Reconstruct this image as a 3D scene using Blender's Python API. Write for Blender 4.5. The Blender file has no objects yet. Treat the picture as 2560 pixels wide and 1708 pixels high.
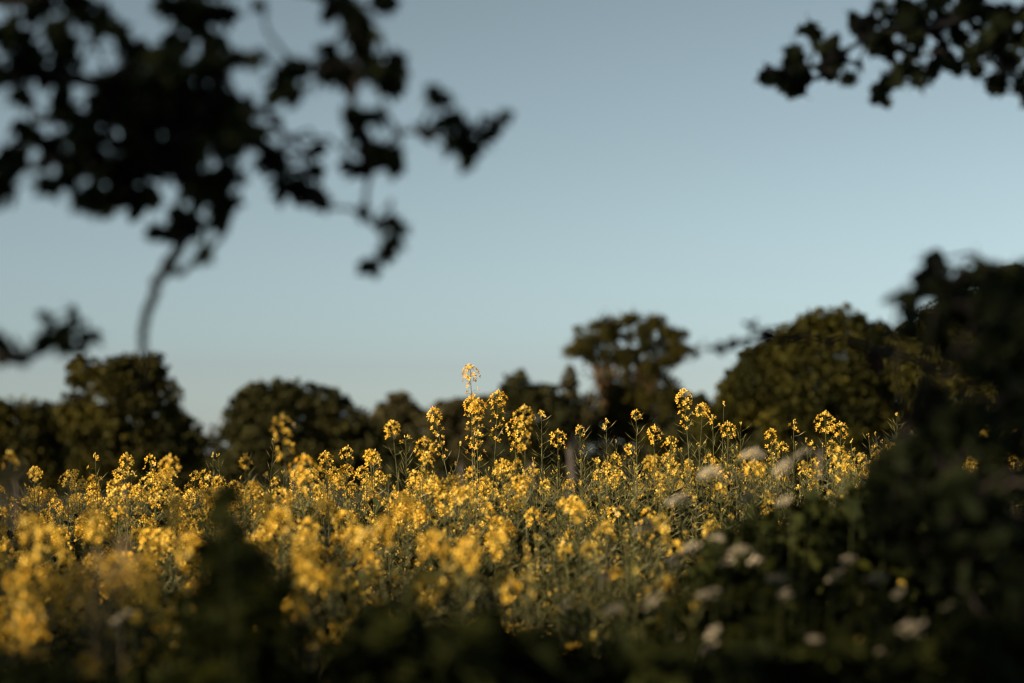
import bpy, math, random
import numpy as np
from mathutils import Vector, Matrix, Euler

R = random.Random(7)
NR = np.random.RandomState(11)
scene = bpy.context.scene
COL = scene.collection

# ------------------------------------------------------------------ camera, world, sun, exposure
F_PX = 85.0 / 36.0 * 2560.0
EYE = 1.5                                   # eye height above the ground at the camera
HOR = 1130.0                                # horizon row in the 2560 x 1708 frame
PITCH = math.atan((HOR - 854.0) / F_PX)
cam_d = bpy.data.cameras.new('camera')
cam = bpy.data.objects.new('camera', cam_d)
COL.objects.link(cam)
cam.location = (0, 0, EYE)
cam.rotation_euler = (math.pi / 2 + PITCH, 0, 0)
cam_d.lens = 85; cam_d.sensor_width = 36
cam_d.clip_start = 0.05; cam_d.clip_end = 4000
cam_d.dof.use_dof = True
cam_d.dof.focus_distance = 8.3
cam_d.dof.aperture_fstop = 2.8
scene.camera = cam

SUN_EL = math.radians(13)
SUN_AZ = math.radians(237)                  # clockwise from +Y: behind the camera, to its left
SUN_DIR = Vector((math.sin(SUN_AZ) * math.cos(SUN_EL), math.cos(SUN_AZ) * math.cos(SUN_EL), math.sin(SUN_EL)))

world = bpy.data.worlds.new('World'); scene.world = world; world.use_nodes = True
wn = world.node_tree.nodes; wl = world.node_tree.links
for n in list(wn): wn.remove(n)
sky = wn.new('ShaderNodeTexSky'); sky.sky_type = 'NISHITA'; sky.sun_disc = False
sky.sun_elevation = SUN_EL; sky.sun_rotation = SUN_AZ
sky.air_density = 0.65; sky.dust_density = 0.3; sky.ozone_density = 1.8; sky.altitude = 60
hsv = wn.new('ShaderNodeHueSaturation'); hsv.inputs['Saturation'].default_value = 0.33; hsv.inputs['Hue'].default_value = 0.463
mul = wn.new('ShaderNodeMix'); mul.data_type = 'RGBA'; mul.blend_type = 'MULTIPLY'; mul.inputs[0].default_value = 1
mul.inputs['B'].default_value = (1.055, 1.085, 1.09, 1)
bg = wn.new('ShaderNodeBackground'); bg.inputs['Strength'].default_value = 0.0156
wo = wn.new('ShaderNodeOutputWorld')
wl.new(sky.outputs[0], hsv.inputs['Color']); wl.new(hsv.outputs[0], mul.inputs['A'])
gam = wn.new('ShaderNodeGamma'); gam.inputs[1].default_value = 1.6
wl.new(mul.outputs['Result'], gam.inputs[0]); wl.new(gam.outputs[0], bg.inputs['Color']); wl.new(bg.outputs[0], wo.inputs[0])

sun_d = bpy.data.lights.new('sun', 'SUN'); sun_d.energy = 5.0; sun_d.angle = math.radians(0.6)
sun_d.color = (1.0, 0.80, 0.54)
sun = bpy.data.objects.new('sun', sun_d); COL.objects.link(sun)
sun.rotation_euler = SUN_DIR.to_track_quat('Z', 'Y').to_euler()

scene.view_settings.view_transform = 'Standard'
scene.view_settings.look = 'None'
scene.view_settings.exposure = 1.0
scene.view_settings.gamma = 1
scene.view_settings.use_curve_mapping = False
scene.render.engine = 'CYCLES'
scene.cycles.use_denoising = True
scene.cycles.max_bounces = 5
scene.cycles.diffuse_bounces = 3
scene.cycles.transmission_bounces = 3
scene.cycles.sample_clamp_indirect = 4
scene.cycles.filter_width = 1.3

# ------------------------------------------------------------------ helpers
CP, SP = math.cos(PITCH), math.sin(PITCH)
def P(px, py, d):
    """point seen at photo pixel (px, py), d metres out along the view"""
    a = (px - 1280.0) / F_PX; b = (854.0 - py) / F_PX
    return Vector((d * a, d * (CP - b * SP), EYE + d * (SP + b * CP)))
def PXM(d): return d / F_PX                 # metres per photo pixel at distance d

def canopy(x, d):                            # height of the crop's top surface, relative to the eye
    
    side = np.clip(x / 1.75, -1.3, 1.2)
    sky_h = 0.040 + 0.095 * side
    k = np.clip((8.4 - d) / 4.2, 0, 2.0)
    z = sky_h - 0.285 * k ** 1.15 * (1 - .1 * side)
    far = np.clip(d - 8.6, 0, 60)
    return z - 0.05 * far
def tag(o, label=None, cat=None, group=None, kind=None):
    if label: o['label'] = label
    if cat: o['category'] = cat
    if group: o['group'] = group
    if kind: o['kind'] = kind
    return o
def empty(name, loc, **kw):
    o = bpy.data.objects.new(name, None); o.empty_display_size = 0.05
    COL.objects.link(o); o.location = loc
    return tag(o, **kw)
def link(name, mesh, parent=None, **kw):
    o = bpy.data.objects.new(name, mesh); COL.objects.link(o)
    if parent: o.parent = parent
    return tag(o, **kw)

class MB:
    def __init__(s): s.v = []; s.f = []; s.m = []
    def face(s, idx, m=0): s.f.append(idx); s.m.append(m)
    def tube(s, pts, radii, sides=4, m=0):
        n0 = len(s.v); pts = [Vector(p) for p in pts]
        up = Vector((0.31, 0.77, 0.12))
        for i, p in enumerate(pts):
            t = (pts[min(i + 1, len(pts) - 1)] - pts[max(i - 1, 0)]).normalized()
            a = t.cross(up)
            if a.length < 1e-3: a = t.cross(Vector((1, 0, 0)))
            a.normalize(); b = t.cross(a)
            for k in range(sides):
                an = 2 * math.pi * k / sides
                s.v.append(p + (a * math.cos(an) + b * math.sin(an)) * radii[i])
        for i in range(len(pts) - 1):
            for k in range(sides):
                k2 = (k + 1) % sides
                s.face((n0 + i * sides + k, n0 + i * sides + k2, n0 + (i + 1) * sides + k2, n0 + (i + 1) * sides + k), m)
        s.face(tuple(n0 + k for k in reversed(range(sides))), m)
        s.face(tuple(n0 + (len(pts) - 1) * sides + k for k in range(sides)), m)
    def spindle(s, a, b, r, t=0.35, m=0):
        a = Vector(a); b = Vector(b); d = (b - a); c = a + d * t
        q = d.to_track_quat('Z', 'Y'); n = len(s.v)
        s.v.append(a)
        for k in range(3):
            an = 2.094 * k; s.v.append(c + q @ Vector((math.cos(an) * r, math.sin(an) * r, 0)))
        s.v.append(b)
        for k in range(3):
            k2 = (k + 1) % 3
            s.face((n, n + 1 + k2, n + 1 + k), m); s.face((n + 4, n + 1 + k, n + 1 + k2), m)
    def add(s, verts, faces, M, m=0):
        n = len(s.v)
        s.v.extend(M @ v for v in verts)
        for f in faces: s.face(tuple(n + i for i in f), m)
    def mesh(s, name, mats, smooth=False):
        me = bpy.data.meshes.new(name)
        me.from_pydata([tuple(v) for v in s.v], [], s.f)
        for mt in mats: me.materials.append(mt)
        me.polygons.foreach_set('material_index', s.m)
        if smooth: me.polygons.foreach_set('use_smooth', [True] * len(s.f))
        me.update()
        return me

def np_mesh(name, V, Q, mi, mats, smooth=False):
    """quads/tris as an (n,4) array, tri when last is -1 not supported: all quads"""
    me = bpy.data.meshes.new(name)
    me.vertices.add(len(V)); me.vertices.foreach_set('co', V.astype(np.float32).ravel())
    k = Q.shape[1]
    me.loops.add(len(Q) * k); me.loops.foreach_set('vertex_index', Q.astype(np.int32).ravel())
    me.polygons.add(len(Q))
    me.polygons.foreach_set('loop_start', np.arange(0, len(Q) * k, k, dtype=np.int32))
    me.polygons.foreach_set('loop_total', np.full(len(Q), k, dtype=np.int32))
    for mt in mats: me.materials.append(mt)
    me.polygons.foreach_set('material_index', np.asarray(mi, dtype=np.int32))
    if smooth: me.polygons.foreach_set('use_smooth', np.ones(len(Q), dtype=bool))
    me.update(calc_edges=True)
    me.validate()
    return me

# ------------------------------------------------------------------ materials
def leafy(name, c1, c2, scale=8.0, trans=0.3, rough=0.6, spec=0.25, c3=None, tc=None, obj_random=False):
    m = bpy.data.materials.new(name); m.use_nodes = True
    nt = m.node_tree; n = nt.nodes; l = nt.links
    for x in list(n): n.remove(x)
    out = n.new('ShaderNodeOutputMaterial'); pb = n.new('ShaderNodeBsdfPrincipled')
    geo = n.new('ShaderNodeNewGeometry'); no = n.new('ShaderNodeTexNoise'); no.inputs['Scale'].default_value = scale
    no.inputs['Detail'].default_value = 3
    ramp = n.new('ShaderNodeValToRGB')
    ramp.color_ramp.elements[0].position = 0.36; ramp.color_ramp.elements[0].color = (*c1, 1)
    ramp.color_ramp.elements[1].position = 0.64; ramp.color_ramp.elements[1].color = (*c2, 1)
    if c3:
        e = ramp.color_ramp.elements.new(0.78); e.color = (*c3, 1)
    l.new(geo.outputs['Position'], no.inputs['Vector'])
    if obj_random:
        oi = n.new('ShaderNodeObjectInfo'); mx = n.new('ShaderNodeMath'); mx.operation = 'MULTIPLY_ADD'
        mx.inputs[1].default_value = 0.5; l.new(oi.outputs['Random'], mx.inputs[0])
        s2 = n.new('ShaderNodeMath'); s2.operation = 'MULTIPLY_ADD'; s2.inputs[1].default_value = 0.5; s2.inputs[2].default_value = 0.0
        l.new(no.outputs[0], s2.inputs[0]); l.new(s2.outputs[0], mx.inputs[2]); l.new(mx.outputs[0], ramp.inputs[0])
    else:
        l.new(no.outputs[0], ramp.inputs[0])
    l.new(ramp.outputs[0], pb.inputs['Base Color'])
    pb.inputs['Roughness'].default_value = rough; pb.inputs['Specular IOR Level'].default_value = spec
    if trans > 0:
        tr = n.new('ShaderNodeBsdfTranslucent'); mix = n.new('ShaderNodeMixShader'); mix.inputs[0].default_value = trans
        if tc:
            mm = n.new('ShaderNodeMix'); mm.data_type = 'RGBA'; mm.blend_type = 'MULTIPLY'; mm.inputs[0].default_value = 1
            mm.inputs['B'].default_value = (*tc, 1); l.new(ramp.outputs[0], mm.inputs['A']); l.new(mm.outputs['Result'], tr.inputs['Color'])
        else: l.new(ramp.outputs[0], tr.inputs['Color'])
        l.new(pb.outputs[0], mix.inputs[1]); l.new(tr.outputs[0], mix.inputs[2]); l.new(mix.outputs[0], out.inputs[0])
    else: l.new(pb.outputs[0], out.inputs[0])
    return m

M_petal = leafy('petal_yellow', (0.86, 0.49, 0.03), (0.94, 0.66, 0.11), 22, 0.38, 0.5, 0.3, c3=(0.96, 0.74, 0.36))
M_bud = leafy('bud', (0.45, 0.36, 0.06), (0.75, 0.50, 0.10), 60, 0.2)
M_pod = leafy('pod_green', (0.085, 0.088, 0.028), (0.185, 0.175, 0.062), 14, 0.15, 0.5, 0.35, c3=(0.34, 0.27, 0.15))
M_stem = leafy('stem_green', (0.050, 0.054, 0.017), (0.095, 0.092, 0.032), 9, 0.0, 0.5, 0.3)
M_rleaf = leafy('rape_leaf', (0.022, 0.030, 0.010), (0.042, 0.048, 0.016), 9, 0.15, .7, .1)
M_white = leafy('umbel_white', (0.42, 0.38, 0.29), (0.58, 0.52, 0.41), 30, 0.3, 0.7, 0.1)
M_weed = leafy('weed_leaf', (0.014, 0.020, 0.005), (0.046, 0.052, 0.009), 7, 0.25, 0.7, 0.06, obj_random=True)
M_weedstem = leafy('weed_stem', (0.022, 0.028, 0.009), (0.045, 0.05, 0.016), 12, 0.0, .7, .1)  # stem green of the weeds and umbels
M_under = leafy('undergrowth_leaf', (0.010, 0.014, 0.005), (0.030, 0.036, 0.009), 9, 0.1, 0.8, 0.05)  # leaf tone darkened to stand in for deep shade
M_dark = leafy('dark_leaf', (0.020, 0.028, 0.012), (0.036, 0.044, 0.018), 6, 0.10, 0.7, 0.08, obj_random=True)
M_treeleaf = leafy('tree_leaf', (0.016, 0.018, 0.006), (0.052, 0.045, 0.009), 0.9, 0.12, 0.7, 0.05, c3=(0.095, 0.076, 0.014))
M_treeleaf2 = leafy('tree_leaf_dark', (0.022, 0.024, 0.010), (0.040, 0.038, 0.011), 0.6, 0.10, 0.7, 0.05)
M_treebrown = leafy('tree_leaf_brown', (0.040, 0.036, 0.016), (0.066, 0.058, 0.026), 0.5, 0.15, 0.8, 0.05)
M_hawleaf = leafy('right_leaf', (0.018, 0.020, 0.006), (0.055, 0.050, 0.009), 1.0, 0.2, 0.7, 0.05, c3=(0.14, 0.115, 0.016))  # third tone paints in the sunlit olive highlights
M_grass = leafy('grass_blade', (0.05, 0.06, 0.018), (0.11, 0.11, 0.03), 5, 0.3, 0.6)
M_straw = leafy('straw', (0.36, 0.27, 0.15), (0.52, 0.40, 0.25), 12, 0.3, 0.7, 0.1)
M_purple = leafy('purple_leaf', (0.05, 0.022, 0.022), (0.08, 0.035, 0.032), 8, 0.15)

def bark(name, c1, c2, sc=12):
    m = leafy(name, c1, c2, sc, 0.0, 0.9, 0.1)
    nt = m.node_tree; pb = [x for x in nt.nodes if x.type == 'BSDF_PRINCIPLED'][0]
    geo = [x for x in nt.nodes if x.type == 'NEW_GEOMETRY'][0]
    no = nt.nodes.new('ShaderNodeTexNoise'); no.inputs['Scale'].default_value = sc * 5; no.inputs['Detail'].default_value = 6
    bp = nt.nodes.new('ShaderNodeBump'); bp.inputs['Strength'].default_value = 0.6; bp.inputs['Distance'].default_value = 0.01
    nt.links.new(geo.outputs['Position'], no.inputs['Vector']); nt.links.new(no.outputs[0], bp.inputs['Height']); nt.links.new(bp.outputs[0], pb.inputs['Normal'])
    return m
M_bark = bark('bark_grey', (0.04, 0.035, 0.032), (0.08, 0.07, 0.066))
M_barkfar = bark('bark_far', (0.09, 0.055, 0.03), (0.14, 0.085, 0.05), 2)
M_soil = bark('soil', (0.03, 0.035, 0.012), (0.07, 0.06, 0.03), 1.3)

# ------------------------------------------------------------------ ground: one sheet to the horizon
def build_ground():
    xs = np.concatenate([-np.geomspace(3000, 4, 26), np.linspace(-3.6, 3.6, 30), np.geomspace(4, 3000, 26)])
    ds = np.concatenate([-np.geomspace(3000, 4, 22), np.linspace(-3, 14, 52), np.geomspace(15, 3000, 34)])
    X, D = np.meshgrid(xs, ds)
    z = EYE + canopy(np.clip(X, -8, 8), np.clip(D, 4, 60)) - 1.17
    near = np.clip((D - 1) / 3.0, 0, 1)
    z = np.where(D < 4, z * near, z)
    z = z + 0.02 * np.sin(X * 2.1 + D) * np.cos(D * 1.7) * (np.abs(D) < 40)
    V = np.stack([X, D, z], -1).reshape(-1, 3)
    ny, nx = X.shape
    i = np.arange(ny - 1)[:, None] * nx + np.arange(nx - 1)[None]
    Q = np.stack([i, i + 1, i + nx + 1, i + nx], -1).reshape(-1, 4)
    me = np_mesh('ground', V, Q, np.zeros(len(Q)), [M_soil], True)
    link('ground', me, kind='structure')
build_ground()
def gz(x, d):
    z = EYE + float(canopy(np.clip(x, -8, 8), min(max(d, 4), 60))) - 1.17
    if d < 4: z *= min(max((d - 1) / 3.0, 0), 1)
    return z

# ------------------------------------------------------------------ far trees
def card_cloud(centers, sizes, rs, aspect=0.6):
    """leaf-sized bent quads at the given centres, random orientation"""
    n = len(centers)
    a = rs.normal(size=(n, 3)); a /= np.linalg.norm(a, axis=1)[:, None]
    b = rs.normal(size=(n, 3)); b -= (a * b).sum(1)[:, None] * a; b /= np.linalg.norm(b, axis=1)[:, None]
    c = np.cross(a, b)
    s = sizes[:, None]
    p0 = centers - a * s * .5
    p1 = centers + b * s * aspect * .5 + c * s * .12
    p2 = centers + a * s * .5
    p3 = centers - b * s * aspect * .5 + c * s * .12
    V = np.stack([p0, p1, p2, p3], 1).reshape(-1, 3)
    Q = np.arange(n * 4).reshape(-1, 4)
    return V, Q

def lobes_to_points(lobes, d, n, rs, clump=0.34, depth=0.9, fill=0.25):
    """lobes: (px, py, rx, ry) in photo pixels at distance d -> leaf centres in clumps on and in each lobe"""
    area = np.array([l[2] * l[3] for l in lobes], float); area /= area.sum()
    out = []; clumps = []
    for (px, py, rx, ry), w in zip(lobes, area):
        c = np.array(P(px, py, d)); m = PXM(d)
        rad = np.array([rx * m, (rx + ry) * .5 * m * depth, ry * m])
        k = max(9, int(10 * (rx * ry) ** .5 / 17))
        dirs = rs.normal(size=(k, 3)); dirs /= np.linalg.norm(dirs, axis=1)[:, None]
        rr = rs.uniform(.60, .92, size=(k, 1))
        cc = c + dirs * rr * rad
        cr = clump * rs.uniform(.5, 1.25, size=k) * min(rad[0], rad[2]) 
        m_n = int(n * w)
        pick = rs.randint(0, k, size=int(m_n * (1 - fill)))
        g = rs.normal(size=(len(pick), 3)); g /= np.linalg.norm(g, axis=1)[:, None]
        g *= rs.uniform(.35, 1.0, size=(len(pick), 1)) ** .6
        out.append(cc[pick] + g * cr[pick][:, None] * np.array([1.15, 1.15, .85]))
        f = rs.normal(size=(int(m_n * fill), 3)); f /= np.linalg.norm(f, axis=1)[:, None]
        f *= rs.uniform(0, .8, size=(len(f), 1)) ** .4
        out.append(c + f * rad * .9)
    return np.concatenate(out)

def far_tree(name, d, lobes, n, leaf, mat, label, limbs=(), base=None, seed=1, cat='tree', bark_m=None, clump=.34, depth=.9, fill=.25, extra=()):
    rs = np.random.RandomState(seed)
    if base is None: base = sum(l[0] * l[2] for l in lobes) / sum(l[2] for l in lobes)
    bx = P(base, 1130, d)
    g = gz(bx.x, d)
    root = empty(name, (bx.x, bx.y, g), label=label, cat=cat, group='trees and bushes beyond the field')
    off = Vector((bx.x, bx.y, g))
    pts = lobes_to_points(lobes, d, n, rs, clump, depth, fill)
    if len(extra): pts = np.concatenate([pts, np.array(extra)])
    pts = pts[pts[:, 2] > g + .1]
    V, Q = card_cloud(pts - np.array(off), rs.uniform(.6, 1.3, len(pts)) * leaf, rs)
    crown = link('crown', np_mesh('crown', V, Q, np.zeros(len(Q)), [mat]), root, kind='stuff')
    tb = MB()
    top = lobes[0]; tp = P(top[0], top[1], d) - off
    H = max(tp.z, 1.0)
    tb.tube([Vector((0, 0, -.2)), Vector((.02 * H, .01, H * .3)), Vector((tp.x * .4, 0, H * .6)), tp], [H * .045, H * .035, H * .026, H * .01], 7)
    link('trunk', tb.mesh('trunk', [bark_m or M_bark], True), root)
    for lm in limbs:
        b = MB(); pl = [P(q[0], q[1], d + (q[3] if len(q) > 3 else 0)) - off for q in lm]
        b.tube(pl, [q[2] * PXM(d) for q in lm], 6)
        link('limb', b.mesh('limb', [bark_m or M_bark], True), root)
    return root

far_tree('broadleaf_tree', 95, [(40, 1090, 110, 100), (-70, 1080, 120, 100), (120, 1060, 60, 62), (90, 1150, 90, 80), (160, 1130, 40, 50)], 10000, .26, M_treeleaf,
         'low flat-topped tree at the left edge beyond the field', seed=2)
far_tree('broadleaf_tree', 80, [(300, 1010, 95, 120), (215, 925, 55, 42), (320, 925, 62, 42), (370, 925, 50, 48), (195, 1040, 55, 60), (400, 1010, 60, 78), (240, 1080, 90, 70), (420, 1080, 70, 60), (470, 1110, 50, 48),
          (185, 955, 28, 24), (330, 1150, 190, 60)], 17000, .21, M_treeleaf,
         'tall irregular dark tree left of the sky gap, its crown notched', seed=3)
far_tree('broadleaf_tree', 110, [(700, 1050, 130, 105), (640, 1020, 78, 66), (700, 985, 60, 42), (800, 1010, 78, 55), (850, 1070, 90, 62), (600, 1085, 50, 60), (910, 1100, 60, 52), (740, 1150, 220, 55)], 15000, .30, M_treeleaf2,
         'wide dark dome-shaped tree right of the sky gap', seed=4)
far_tree('broadleaf_tree', 170, [(1000, 1030, 62, 46), (960, 1050, 45, 42), (1045, 1060, 45, 45), (1000, 1110, 90, 50)], 6500, .42, M_treebrown,
         'pale brownish hazy tree between the dark dome tree and the tall rape spike', seed=5, clump=.35)
far_tree('hedge_bush', 140, [(1150, 1035, 62, 50), (1100, 1050, 50, 50), (1210, 1030, 55, 52), (1150, 1110, 130, 50)], 7000, .36, M_treebrown,
         'low brown bush behind the tallest yellow rape spikes', seed=6, cat='bush')
far_tree('broadleaf_tree', 120, [(1295, 970, 44, 40), (1350, 1000, 58, 48), (1280, 1040, 60, 70), (1400, 1040, 55, 60), (1330, 1100, 110, 60)], 8000, .31, M_treeleaf2,
         'small dark rounded tree left of the tall ivy-covered tree', seed=7)
# tall ivy-covered tree with open limbs
ends = [(1440, 874), (1462, 852), (1480, 814), (1510, 830), (1532, 806), (1574, 796), (1606, 818), (1632, 800), (1664, 824), (1692, 830), (1712, 870), (1678, 900), (1560, 880), (1630, 915)]
_ri = random.Random(41); ivy_limbs = []; ivy_pts = []
for k, (ex, ey) in enumerate(ends):
    bx_ = 1535 + (ex - 1570) * .22 + 30; by_ = 1090; mx_ = bx_ * .45 + ex * .55 + _ri.uniform(-8, 8); my_ = 960 - abs(ex - 1575) * .12
    ivy_limbs.append([(bx_, by_, 10), (bx_ * .75 + ex * .25, 1010, 8), (mx_, my_ - 40, 5), (ex, ey, 2)])
    path = [(bx_, by_), (bx_ * .75 + ex * .25, 1010), (mx_, my_ - 40), (ex, ey)]
    for j in range(3):
        for q in range(230):
            t = _ri.random(); x0 = path[j][0] * (1 - t) + path[j + 1][0] * t; y0 = path[j][1] * (1 - t) + path[j + 1][1] * t
            w = [26, 17, 9][j] * (.7 + .5 * math.sin(t * 9 + k * 2))
            ivy_pts.append((x0 + _ri.gauss(0, w), y0 + _ri.gauss(0, w * .8), _ri.gauss(0, 18)))
    for c in range(5):                                     # flat sprays of leaves at the ends
        cx_ = ex + _ri.gauss(0, 13); cy_ = ey + abs(_ri.gauss(0, 9)); rx_ = _ri.uniform(6, 12)
        for q in range(110): ivy_pts.append((cx_ + _ri.gauss(0, rx_), cy_ + _ri.gauss(0, rx_ * .8), _ri.gauss(0, 22)))
    for c in range(7):                                     # side twigs with small tufts
        t = _ri.uniform(.2, .9); cx_ = path[2][0] * (1 - t) + ex * t + _ri.gauss(0, 12); cy_ = path[2][1] * (1 - t) + ey * t
        for q in range(50): ivy_pts.append((cx_ + _ri.gauss(0, 6), cy_ + _ri.gauss(0, 5), _ri.gauss(0, 16)))
far_tree('ivy_clad_tree', 130, [(1570, 1000, 30, 50), (1600, 1070, 95, 50), (1480, 1075, 44, 45), (1672, 985, 36, 50), (1650, 1020, 50, 50), (1560, 1040, 60, 60)], 11000, .20, M_treeleaf,
    'tall ivy-covered tree with open limbs spreading against the sky', base=1560, limbs=ivy_limbs, seed=8, bark_m=M_barkfar, fill=.4, clump=.4,
    extra=[tuple(P(x_, y_, 130) + Vector((0, z_ * PXM(130), 0))) for x_, y_, z_ in ivy_pts])
far_tree('hedge_bush', 128, [(1424, 945, 20, 40), (1422, 975, 28, 36), (1430, 1040, 40, 50), (1470, 1030, 44, 50), (1380, 1030, 40, 50)], 5000, .24, M_treebrown,
         'narrow pointed bush against the left side of the tall ivy-covered tree', seed=9, cat='bush')
far_tree('hedge_bush', 190, [(1745, 1015, 34, 32), (1715, 1050, 70, 50), (1800, 1060, 80, 50), (1690, 1010, 40, 40)], 8000, .42, M_treeleaf2,
         'small distant bush in the sky gap left of the large right-hand tree', seed=10, cat='bush')
far_tree('broadleaf_tree', 48, [(2060, 940, 150, 160), (1960, 870, 70, 62), (2040, 820, 70, 52), (2110, 810, 66, 50), (2170, 850, 70, 60), (1900, 950, 80, 85), (1850, 1010, 75, 90), (1810, 1060, 70, 62), (1780, 1085, 60, 50), (1830, 985, 50, 60), (1885, 905, 55, 50), (2200, 930, 90, 80), (1960, 1020, 120, 90), (2120, 1060, 150, 80),
          (2230, 860, 40, 40), (1930, 900, 60, 50), (2020, 900, 70, 60), (2110, 960, 60, 60), (2240, 880, 70, 60), (2270, 930, 80, 80), (2200, 1010, 120, 90)], 46000, .11, M_hawleaf,
         'large rounded olive tree right of centre, its left side lit by the sun', seed=11, clump=.30, fill=.42)
far_tree('broadleaf_tree', 40, [(2450, 860, 150, 160), (2340, 830, 70, 70), (2400, 780, 60, 48), (2500, 770, 80, 70), (2570, 760, 80, 70), (2300, 920, 80, 90), (2380, 980, 120, 120), (2560, 950, 120, 150), (2450, 1120, 180, 80), (2290, 850, 60, 60), (2430, 760, 60, 40), (2540, 700, 60, 40)], 34000, .10, M_hawleaf,
         'sunlit olive tree at the right edge behind the black shrub', seed=12, clump=.30, fill=.42)
far_tree('hedge_bush', 60, [(2180, 1090, 90, 60), (1950, 1110, 120, 40), (2330, 1080, 110, 70)], 7000, .12, M_treeleaf2,
         'low dark bush under the large right-hand tree', seed=13, cat='bush')
far_tree('field_hedge', 64, [(x, 1075 + (x > 1900) * -20, 90, 55) for x in range(1740, 2700, 100)] + [(x, 1160, 90, 60) for x in range(1740, 2700, 110)], 18000, .2, M_treeleaf2,
         'dark hedge at the foot of the large right-hand tree', seed=15, cat='hedge', base=2100)
# hedgerow foot under the trees, in distance order
far_tree('field_hedge', 150, [(x, 1100 + 14 * math.sin(x * .013), 110, 46) for x in range(-100, 2000, 130)] + [(x, 1150, 90, 40) for x in range(-60, 2000, 100)] + [(x, 1190, 110, 60) for x in range(-100, 2000, 130)], 34000, .42, M_treeleaf2,
         'dark hedge running along the foot of the far trees', seed=14, cat='hedge', base=800)

# ------------------------------------------------------------------ big leaves for the near trees
def leaf_mesh(name, mat, kind, seed):
    r = random.Random(seed); b = MB()
    if kind == 'lobed':
        half = [(0.05, 0.0), (0.16, 0.10), (0.40, 0.20), (0.26, 0.34), (0.50, 0.50), (0.30, 0.58), (0.36, 0.78), (0.15, 0.82), (0.0, 1.0)]
    elif kind == 'oval':
        half = [(0.03, 0.0), (0.22, 0.15), (0.33, 0.35), (0.33, 0.55), (0.24, 0.75), (0.11, 0.90), (0.0, 1.0)]
    else:                                             # toothed, pointed
        half = [(0.05, 0.0), (0.28, 0.08), (0.30, 0.22), (0.36, 0.28), (0.30, 0.42), (0.32, 0.50), (0.20, 0.64), (0.20, 0.72), (0.07, 0.86), (0.0, 1.0)]
    fold = r.uniform(.15, .5); bend = r.uniform(-.35, .25); jit = .03
    def pt(x, y): return Vector((x, y, abs(x) * fold + bend * y * y))
    n = len(half)
    rib = [b.v.append(pt(0, h[1])) or len(b.v) - 1 for h in half]
    for sgn in (-1, 1):
        out = [b.v.append(pt(sgn * (h[0] + r.uniform(-jit, jit) * (h[0] > 0)), h[1])) or len(b.v) - 1 for h in half[:-1]] + [rib[-1]]
        for i in range(n - 1):
            q = (rib[i], out[i], out[i + 1], rib[i + 1]) if i < n - 2 else (rib[i], out[i], rib[i + 1])
            b.face(q if sgn < 0 else tuple(reversed(q)))
    k = len(b.v)                                      # stalk
    b.tube([(0, -.28, bend * .1), (0, 0, 0.002)], [.018, .018], 3)
    return b.mesh(name, [mat], True)
LEAF_L = [leaf_mesh('leaf', M_dark, 'lobed', i) for i in range(5)]
LEAF_O = [leaf_mesh('leaf', M_dark, 'oval', i + 20) for i in range(4)]
LEAF_T = [leaf_mesh('leaf', M_dark, k_, i + 70) for i, k_ in enumerate(('toothed', 'lobed', 'toothed', 'oval', 'toothed'))]
LEAF_N = [leaf_mesh('leaf', M_weed, 'toothed', i + 40) for i in range(4)]
def merge_leaves(name, items, mat):
    """items: (mesh, matrix) -> one joined mesh"""
    b = MB()
    for me, M in items:
        n = len(b.v); b.v.extend(M @ v.co for v in me.vertices)
        for p in me.polygons: b.face(tuple(n + i for i in p.vertices))
    return b.mesh(name, [mat], True)

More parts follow.
